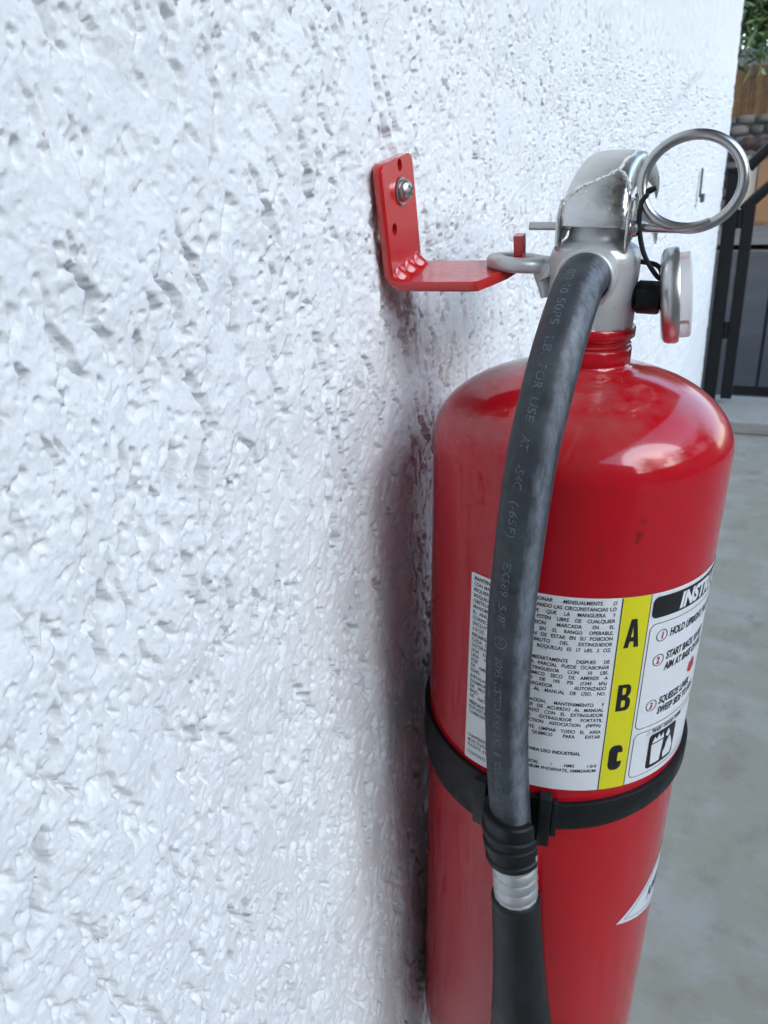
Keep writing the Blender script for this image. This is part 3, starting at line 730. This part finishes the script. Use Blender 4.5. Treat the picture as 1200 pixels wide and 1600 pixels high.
ax0 = Vector((2.3, -74.6, -103)); ax1 = Vector((12.9, -74.5, -219.1)); adir = (ax1 - ax0).normalized()
AM = Matrix.Translation(ax0) @ adir.to_track_quat('Z', 'Y').to_matrix().to_4x4()
fp = [(8.2, -2)]
for k in range(5):
    z0_ = k * 6.0
    fp += [(9.7, z0_ + .2), (10.3, z0_ + 1.4), (10.35, z0_ + 4.2), (9.85, z0_ + 5.7)]
fp += [(9.6, 30)]
M_fer = mat('crimped aluminium', (0.56, 0.56, 0.55), 0.42, metal=0.85, bump=(260, 0.2, 0.001), rvar=(150, 0.42, 0.62))
fo = MB().lathe(fp, 14, AM).obj('ferrule', M_fer, ext, True, angle=28)
MB().lathe([(9.2, 25.5), (10.6, 25.3), (11.3, 26.2), (11.5, 28), (11.2, 29.4), (11.3, 31), (12.0, 60), (13.4, 90), (15.6, 120), (17.8, 150), (18.8, 158), (18.2, 159), (16.4, 158), (14, 120), (11, 80), (9.5, 32), (9.4, 26)], 56, AM).obj('nozzle', M_horn, ext, True, angle=45)

# black band round the cylinder with the hose clip
bn = MB(); n_ = 180; bv = []
for k in range(n_):
    a = 2 * math.pi * k / n_; ad = (math.degrees(a) + 180) % 360 - 180
    zc = -78.0 - 9.5 * max(0, math.cos(a)) ** 1.5
    wl = 7.3 + (6.4 * float(sst(-95, -35, ad)) if ad < -12 else 0)
    if ad < -12: zc -= 2.4 * float(sst(-95, -35, ad))
    if ad > 20: q_ = float(sst(25, 85, ad)); wl -= 2.0 * q_; zc -= 1.4 * q_
    for (rr, zz) in ((R0 + .15, -wl), (R0 + 2.0, -wl), (R0 + 2.5, -wl + .8), (R0 + 2.5, wl - .8), (R0 + 2.0, wl), (R0 + .15, wl)):
        bv.append((rr * math.sin(a), -rr * math.cos(a), zc + zz))
bn.add(bv, [(k * 6 + i, ((k + 1) % n_) * 6 + i, ((k + 1) % n_) * 6 + (i + 1) % 6, k * 6 + (i + 1) % 6) for k in range(n_) for i in range(6)])
band = bn.obj('band', M_blk2, ext, True, angle=35)
cb = MB()
def cyl_block(s0, s1, z0, z1, r0, r1, n=6):
    vv_ = []
    for k in range(n + 1):
        a = (s0 + (s1 - s0) * k / n) / R0
        for (rr, zz) in ((r0, z0), (r1, z0), (r1, z1), (r0, z1)): vv_.append((rr * math.sin(a), -rr * math.cos(a), zz))
    f_ = [(k * 4 + i, k * 4 + (i + 1) % 4, k * 4 + 4 + (i + 1) % 4, k * 4 + 4 + i) for k in range(n) for i in range(4)]
    return vv_, f_ + [(3, 2, 1, 0), tuple(n * 4 + i for i in range(4))]
cb.add(*cyl_block(-17, 13.4, -99.5, -76.5, R0 + .2, R0 + 3.4))
cb.add(*cyl_block(9.5, 14.6, -101, -73.5, R0 + 1, R0 + 6.8, 3))
cb.add(*cyl_block(-19, -13, -102, -76, R0 + 1, R0 + 6.0, 3))
cb.add(*cyl_block(6.5, 10.5, -104, -99.8, R0 + 1, R0 + 5.2, 3))
cb.add(*cyl_block(14.8, 17.4, -97, -77.5, R0 + .3, R0 + 4.4, 3))
clip = cb.obj('hose_clip', M_blk2, ext, True, bevel=0.0006)
cc = Vector((0.6, -74.8, -91.0))
cd = (Vector(HP[14]) - Vector(HP[12])).normalized()
CM = Matrix.Translation(cc) @ cd.to_track_quat('Z', 'Y').to_matrix().to_4x4()
CI = CM.inverted()
gd = (CI.to_3x3() @ Vector((1, 0, 0))); g0 = math.atan2(gd.y, gd.x)
cr_ = MB(); n_ = 60; cv = []
prf = [(9.0, -15), (11.4, -15), (12.0, -14), (12.0, -8), (12.0, -7), (13.0, -6.4), (13.0, -3.0), (11.9, -2.2), (11.9, 1.8), (13.0, 2.6), (13.0, 6.4), (11.9, 7.2), (11.9, 10.6), (12.6, 11.2), (12.6, 13.6), (11.6, 14.4), (9.0, 14.4)]
up_ = CI.to_3x3() @ Vector((0, -1, 0)); sgn = 1 if (math.cos(g0) * up_.y - math.sin(g0) * up_.x) > 0 else -1
for k in range(n_ + 1):
    a = g0 + sgn * rad(18 + 240 * k / n_)            # open on the outer right side
    lo = 0.0
    for (rr, zz) in prf:
        zz2 = zz + (8.5 * (1 - k / n_) if zz < 0 else 0) * float(sst(0.9, 0.0, k / n_)) * 0.6
        cv.append(CM @ Vector((rr * math.cos(a), rr * math.sin(a), zz2)))
m_ = len(prf)
cr_.add(cv, [(k * m_ + i, k * m_ + (i + 1) % m_, (k + 1) * m_ + (i + 1) % m_, (k + 1) * m_ + i) for k in range(n_) for i in range(m_)] + [tuple(range(m_)), tuple(n_ * m_ + i for i in range(m_))])
cr_.obj('cradle', M_blk2, clip, True, angle=30)
#SECTION4
# ------------------------------------------------------------------ lettering engine: glyphs from the built-in font, laid out flat then wrapped
_cu = bpy.data.curves.new('glyph', 'FONT'); _cu.resolution_u = 3; _cu.size = 1.0
_go = bpy.data.objects.new('glyph', _cu); C.objects.link(_go)
_cache = {}
def _mesh(s, off):
    _cu.body = s; _cu.offset = off
    dg = bpy.context.evaluated_depsgraph_get(); dg.update()
    e = _go.evaluated_get(dg); m = e.to_mesh()
    v = [(p.co.x, p.co.y) for p in m.vertices]; f = [tuple(p.vertices) for p in m.polygons]
    e.to_mesh_clear()
    return v, f
def _w(s): v, f = _mesh(s, 0.0); return max(p[0] for p in v) - min(p[0] for p in v)
_HH = _w('HH')
def glyph(ch, off):
    k = (ch, off)
    if k not in _cache:
        v, f = _mesh(ch, off); _cache[k] = (v, f, _w('H' + ch + 'H') - _HH)
    return _cache[k]
def text_width(s, size, xs=1.0, off=0.0):
    return sum((0.3 if c == ' ' else glyph(c, off)[2]) for c in s) * size * xs
CAPH = 0.70
def text(s, x, y, cap, xs=1.0, off=0.0, shear=0.0, width=None, track=0.0, boldword=0):
    """flat text with baseline-left at x, y; width justifies the word gaps"""
    size = cap / CAPH; V = []; F = []
    sp = 0.3 * size * xs
    if width and ' ' in s:
        w0 = text_width(s.replace(' ', ''), size, xs, off); sp = (width - w0) / s.count(' ')
        if sp < 0.16 * size:
            k = width / (w0 + 0.2 * size * s.count(' ')); xs *= k; sp = 0.2 * size * k
    bold = isinstance(boldword, (int, float)) and boldword
    for c in s:
        if c == ' ': x += sp; bold = 0; continue
        gv, gf, ad = glyph(c, bold or off); n = len(V)
        V += [(x + (px + shear * py) * size * xs, y + py * size) for px, py in gv]; F += [tuple(i + n for i in q_) for q_ in gf]
        x += ad * size * xs + track
    return V, F
class Flat:
    """flat print collected in (s, z), cut into narrow columns and wrapped on a cylinder"""
    def __init__(s): s.v = []; s.f = []
    def add(s, vf, rot=0.0):
        n = len(s.v); s.v += list(vf[0]); s.f += [tuple(i + n for i in q_) for q_ in vf[1]]; return s
    def text(s, *a, **k): return s.add(text(*a, **k))
    def poly(s, pts): return s.add((pts, [tuple(range(len(pts)))]))
    def rect(s, x0, y0, x1, y1): return s.poly([(x0, y0), (x1, y0), (x1, y1), (x0, y1)])
    def stroke(s, pts, w, closed=True):
        n = len(pts); V = []
        for i in range(n):
            a = Vector(pts[i - 1] if (closed or i) else pts[i]); b_ = Vector(pts[(i + 1) % n] if (closed or i < n - 1) else pts[i]); t = (b_ - a).normalized(); nn = Vector((-t.y, t.x)) * (w / 2)
            V += [(pts[i][0] + nn.x, pts[i][1] + nn.y), (pts[i][0] - nn.x, pts[i][1] - nn.y)]
        return s.add((V, [(2 * i, 2 * i + 1, (2 * i + 3) % (2 * n), (2 * i + 2) % (2 * n)) for i in range(n if closed else n - 1)]))
    def wrap(s, name, m, parent, r, step=2.0, fn=None):
        bm = bmesh.new(); vs = [bm.verts.new((p[0], p[1], 0)) for p in s.v]
        for q_ in s.f:
            try: bm.faces.new([vs[i] for i in q_])
            except ValueError: pass
        bmesh.ops.triangulate(bm, faces=bm.faces[:])
        if step:
            x0 = min(p[0] for p in s.v); x1 = max(p[0] for p in s.v)
            for k in range(math.floor(x0 / step), math.ceil(x1 / step) + 1):
                bmesh.ops.bisect_plane(bm, geom=bm.verts[:] + bm.edges[:] + bm.faces[:], plane_co=(k * step, 0, 0), plane_no=(1, 0, 0))
        for v_ in bm.verts:
            if fn: p = fn(v_.co.x, v_.co.y)
            else:
                a = v_.co.x / R0; p = (r * math.sin(a), -r * math.cos(a), v_.co.y)
            v_.co = Vector(p) * 0.001
        me_ = bpy.data.meshes.new(name); bm.to_mesh(me_); bm.free()
        return link(name, me_, m, parent, False)
def rrect(x0, y0, x1, y1, r, n=6):
    out = []
    for (cx, cy, a0) in ((x1 - r, y1 - r, 0), (x0 + r, y1 - r, 90), (x0 + r, y0 + r, 180), (x1 - r, y0 + r, 270)):
        out += [(cx + r * math.cos(rad(a0 + 90 * k / n)), cy + r * math.sin(rad(a0 + 90 * k / n))) for k in range(n + 1)]
    return out
def circ(x, y, r, n=28): return [(x + r * math.cos(2 * math.pi * k / n), y + r * math.sin(2 * math.pi * k / n)) for k in range(n)]

# ------------------------------------------------------------------ printed label on the cylinder
M_lab = mat('white label vinyl', (0.76, 0.765, 0.775), 0.3, coat=0.3, vary=[(40, (0.72, 0.725, 0.735), 0.45, 0.7, 0.6)])
M_yel = mat('yellow label ink', (0.72, 0.66, 0.01), 0.32, coat=0.3)
M_ink = mat('black label ink', (0.012, 0.012, 0.014), 0.4)
M_inkr = mat('red label ink', (0.50, 0.02, 0.03), 0.4)
RL = R0 + 0.10
lab = Flat().poly(rrect(-29.2, -72.7, 132, 25.2, 1.0)).wrap('label', M_lab, ext, RL)
Flat().rect(34.7, -72.68, 46.6, 25.18).wrap('stripe', M_yel, lab, RL + .06)
L_ = Flat()
L_.rect(34.15, -72.6, 34.55, 25.1); L_.rect(46.7, -72.6, 47.0, 25.1)
L_.rect(-29.0, -56.5, 34.1, -56.2)
x0, x1, cap, xs_ = -27.6, 32.3, 1.72, 0.82
def para(lines, z, pitch, last_full=False, boldw=0):
    for i, ln in enumerate(lines):
        j = ln.endswith('|'); ln = ln.rstrip('|')
        L_.text(ln, x0, z - i * pitch - cap, cap, xs_, 0.016, width=(x1 - x0) if j else None, boldword=0.034 if (i == 0 and boldw) else 0)
para(['MANTENIMIENTO: INSPECCIONAR MENSUALMENTE O|', 'CON MAYOR FRECUENCIA CUANDO LAS CIRCUNSTANCIAS LO|', 'REQUIERAN. ASEGURESE DE QUE LA MANGUERA Y|', 'BOQUILLA DE DESCARGA ESTEN LIBRE DE CUALQUIER|', 'OBSTRUCCION. LA PRESION MARCADA EN EL|', 'MANOMETRO DEBE ESTAR EN EL RANGO OPERABLE.|', 'EL ANILLO Y EL SELLO HAN DE ESTAR EN SU POSICION|', 'CORRECTA. EL PESO BRUTO DEL EXTINGUIDOR|', '(INCLUYENDO MANGUERA Y BOQUILLA) ES 17 LBS. 2 OZ.|', '\u00b1 8 OZ.'], 23.9, 2.73, boldw=1)
para(['RECARGA: RECARGUE INMEDIATAMENTE DESPUES DE|', 'CADA USO. UNA DESCARGA PARCIAL PUEDE OCASIONAR|', 'GOTERAS. LLENE EL EXTINGUIDOR CON 10 LBS.|', '(4.54 KG) DE POLVO QUIMICO SECO DE AMEREX A|', 'UNA PRESION DE LLENO DE 195 PSI (1345 kPa)|', 'POR UN RECARGADOR AUTORIZADO|', 'DE AMEREX DE ACUERDO AL MANUAL DE USO, NO.|', '05602.'], -3.7, 2.62, boldw=1)
para(['INSTALACION: LA INSTALACION, MANTENIMIENTO Y|', 'EXAMINACION DEBEN DE SER DE ACUERDO AL MANUAL|', 'DE PROPIETARIO SUMINISTRADO CON EL EXTINGUIDOR|', 'BAJO LA NORMA PARA EXTINGUIDOR PORTATIL|', 'DE NATIONAL FIRE PROTECTION ASSOCIATION (NFPA).|'], -25.2, 2.66)
para(['PRECAUCION: INMEDIATAMENTE LIMPIAR TODO EL AREA|', 'EXPUESTA AL POLVO QUIMICO PARA EVITAR|', 'CORROSION.'], -39.4, 2.62, boldw=1)
L_.text('NO PARA USO INDUSTRIAL', -2, -52.9, cap, xs_ * 1.06, 0.028)
para(['CONTENTS: DRY CHEMICAL / HMIS 1-0-0|', 'MUSCOVITE MICA, MONOAMMONIUM PHOSPHATE, AMMONIUM|', 'SULFATE. EYE IRRITANT'], -58.0, 2.7)
L_.text('CONTENTS UNDER PRESSURE', x0, -69.4, cap, xs_, .01)
L_.wrap('small_print', M_ink, lab, RL + .1, step=0)
A_ = Flat()
LET = {'A': [[(0, 0), (2.1, 0), (2.5, 3.0), (2.78, 5.2), (3.35, 10.2), (3.35, 14), (2.05, 14)], [(6.7, 0), (4.65, 14), (3.35, 14), (3.35, 10.2), (3.92, 5.2), (4.2, 3.0), (4.6, 0)], [(2.5, 3.0), (4.2, 3.0), (3.92, 5.2), (2.78, 5.2)]],
       'B': [[(0, 0), (2.2, 0), (2.2, 14), (0, 14)], [(2.2, 14), (2.2, 12.2), (3.4, 12.2), (3.9, 11.7), (3.9, 9.2), (3.4, 8.6), (2.2, 8.6), (2.2, 7.3), (4.8, 7.3), (5.6, 8.2), (6.1, 9.6), (6.1, 11.8), (5.6, 13.2), (4.3, 14)],
             [(2.2, 7.3), (2.2, 5.6), (3.5, 5.6), (4.1, 4.9), (4.1, 2.5), (3.5, 1.9), (2.2, 1.9), (2.2, 0), (4.6, 0), (5.8, .7), (6.4, 2.4), (6.4, 5.2), (5.8, 6.5), (4.8, 7.3)]],
       'C': [[(6.4, 9.7), (6.4, 11.4), (5.8, 13.0), (4.6, 14), (1.9, 14), (.6, 13), (0, 11.2), (0, 2.8), (.6, 1), (1.9, 0), (4.6, 0), (5.8, 1), (6.4, 2.8), (6.4, 4.7), (4.2, 4.7), (4.2, 2.6), (3.8, 1.9), (2.7, 1.9), (2.2, 2.6), (2.2, 11.4), (2.7, 12.1), (3.8, 12.1), (4.2, 11.4), (4.2, 9.7)]]}
for ch, zb, xx in (('A', 1.5, 37.1), ('B', -30.2, 37.4), ('C', -62.2, 37.3)):
    for pl in LET[ch]: A_.poly([(xx + px * 0.98, zb + py * 0.965) for px, py in pl])
A_.wrap('class_letter', M_ink, lab, RL + .14, step=1.5)
B_ = Flat()
B_.poly(rrect(48.0, 13.4, 131, 23.4, 2.6))
B_.stroke(rrect(48.3, -42.6, 131, 10.6, 3.0), 0.32)
B_.stroke(rrect(48.6, -69.6, 131, -45.2, 3.0), 0.32)
for (cx, cz) in ((55.0, 4.2), (55.1, -8.0), (55.3, -31.4)): B_.stroke(circ(cx, cz, 2.75), 0.36)
B_.text('HOLD UPRIGHT, PULL RING PIN', 59.4, 2.6, 3.7, 0.62, 0.03, shear=0.12)
B_.text('START BACK 10 FEET', 59.4, -8.9, 3.7, 0.62, 0.03, shear=0.12)
B_.text('AIM AT BASE OF FIRE', 59.4, -14.4, 3.7, 0.62, 0.03, shear=0.12)
B_.text('SQUEEZE LEVER', 59.4, -32.2, 3.7, 0.62, 0.03, shear=0.12)
B_.text('SWEEP SIDE TO SIDE', 59.4, -37.6, 3.7, 0.62, 0.03, shear=0.12)
B_.text('\u25b3', 54.6, -47.6, 1.9, 1.0) if False else B_.stroke([(55.2, -47.7), (57.4, -47.7), (56.3, -45.7)], 0.25)
B_.text('TRASH \u2022 WOOD \u2022 PAPER', 58.4, -47.6, 1.9, 0.72, 0.03)
B_.poly(rrect(57.6, -67.8, 76.6, -48.6, 2.0))
B_.wrap('instruction_print', M_ink, lab, RL + .14, step=2.0)
R_ = Flat()
R_.text('1', 54.25, 2.55, 3.3, 0.8, 0.03, shear=0.1); R_.text('2', 54.0, -9.65, 3.3, 0.72, 0.03, shear=0.1); R_.text('3', 54.2, -33.05, 3.3, 0.72, 0.03, shear=0.1)
R_.poly([(79.0, -24), (80.2, -19), (81.2, -20.8), (82.4, -17.4), (83.6, -20.6), (85.2, -18.4), (86, -24), (82.5, -25.8)])
R_.wrap('red_print', M_inkr, lab, RL + .2, step=1.5)
W_ = Flat()
W_.text('INSTRUCTIONS', 62.6, 14.9, 6.9, 0.86, 0.05, shear=0.16)
W_.poly([(60.2, -66), (66.2, -66), (67.2, -54.5), (59.4, -54.5)])
W_.poly([(59.6, -53.8), (61, -50.6), (62.4, -52.4), (63.6, -49.8), (65, -52.4), (66.6, -50.4), (67.4, -53.8)])
W_.poly([(68.8, -66), (74.6, -66), (75.6, -62.2), (74.4, -58.6), (73.6, -60.6), (72.4, -54.8), (71.4, -59.6), (70, -57.8), (69.6, -60.6), (68.2, -62.6)])
W_.poly([(68.6, -53.4), (70.4, -50.0), (72.2, -53.4), (70.8, -54.8)])
W_.wrap('white_print', M_lab, lab, RL + .22, step=1.5)
# diamond maker's mark low on the cylinder
dm = [(55.5, -167.3), (96, -140), (137, -160), (96, -181)]
def inset(k): cx = sum(p[0] for p in dm) / 4; cz = sum(p[1] for p in dm) / 4; return [(cx + (p[0] - cx) * k, cz + (p[1] - cz) * k) for p in dm]
em = Flat().poly(dm).wrap('emblem', M_lab, ext, RL)
M_blue = mat('dark blue ink', (0.03, 0.05, 0.12), 0.4)
Flat().stroke(inset(0.86), 0.9).wrap('emblem_border', M_blue, em, RL + .08)
Flat().text('AMEREX', 80.0, -167.5, 8.5, 0.62, 0.03).wrap('emblem_lettering', M_blue, em, RL + .08)

# ------------------------------------------------------------------ lettering down the hose
M_hprint = mat('faded hose print', (0.105, 0.135, 0.165), 0.6, vary=[(350, (0.05, 0.06, 0.075), 0.45, 0.62, 0.85)])
HT = Flat()
zs_c = [p.z for p in hose_c]
def s_at(z_):
    for i in range(len(hose_c) - 1):
        if zs_c[i] >= z_ > zs_c[i + 1] and i > 20: return arc[i] + (zs_c[i] - z_) / (zs_c[i] - zs_c[i + 1]) * (arc[i + 1] - arc[i])
    return arc[-1]
for word, za, zb in (('0D 10', 140.5, 133), ('50P5', 131.5, 124.5), ('LB.', 122.0, 117.2), ('FOR', 115.0, 108.2), ('USE', 106.0, 98.8), ('AT', 95.0, 90.6), ('-54C', 86.0, 77.4), ('(-65F)', 73.6, 60.0),
                     ('EX589', 50.5, 36.0), ('5/8"', 32.8, 22.6), ('2095', 9.0, -1.2), ('LISTED', -3.2, -17.4), ('FIRE', -19.2, -27.0), ('EXT.', -29.6, -37.4), ('8', -39.6, -41.6), ('ROUGHNECK', -44.0, -62.4), ('2 250', -64.6, -76.0)):
    a_, b_ = (s_at(za) if za < 132 else 21 + (140.5 - za) * 1.5), (s_at(zb) if zb < 132 else 21 + (140.5 - zb) * 1.5)
    w_ = text_width(word, 3.1 / CAPH)
    HT.text(word, a_, -1.55, 3.1, (b_ - a_) / w_, 0.0, shear=0.08)
sc_ = s_at(15.6)
HT.stroke(circ(sc_, 0, 2.5), 0.42); HT.text('UL', sc_ - 1.6, -1.0, 2.0, 0.85)
def hose_fn(s_, w_): return hose_pt(s_, rad(-10) + w_ / HR, HR + 0.07)
HT.wrap('lettering', M_hprint, hose, 0, step=1.2, fn=hose_fn)
bpy.data.objects.remove(_go)

# ------------------------------------------------------------------ small marks on the wall
M_wisp = mat('pale strand', (0.50, 0.53, 0.56), 0.5)
M_slot = mat('dark rusted clip', (0.07, 0.08, 0.08), 0.7)
sl = MB(); sl.box((0.004, 2.118, 0.985), (0.008, 2.136, 1.05)); sl.box((0.008, 2.108, 0.975), (0.016, 2.146, 0.993))
tag(sl.obj('wall_clip', M_slot, None, False, 1.0, bevel=0.001), 'small dark upright clip on the white wall seen through the pull ring', 'clip')
sr = MB().tube(spline([(0.004, 1.10, 1.124), (0.012, 1.24, 1.150), (0.016, 1.40, 1.177), (0.018, 1.62, 1.213), (0.016, 1.85, 1.247)], 6), [.0005] * 10 + [.0008] * 7 + [.0016] * 5 + [.0012, .0009, .0005], 6, flat=.35)
tag(sr.obj('loose_strand', M_wisp, None, True, 1.0), 'thin pale strand slanting up the white wall above the pull ring', 'strand')
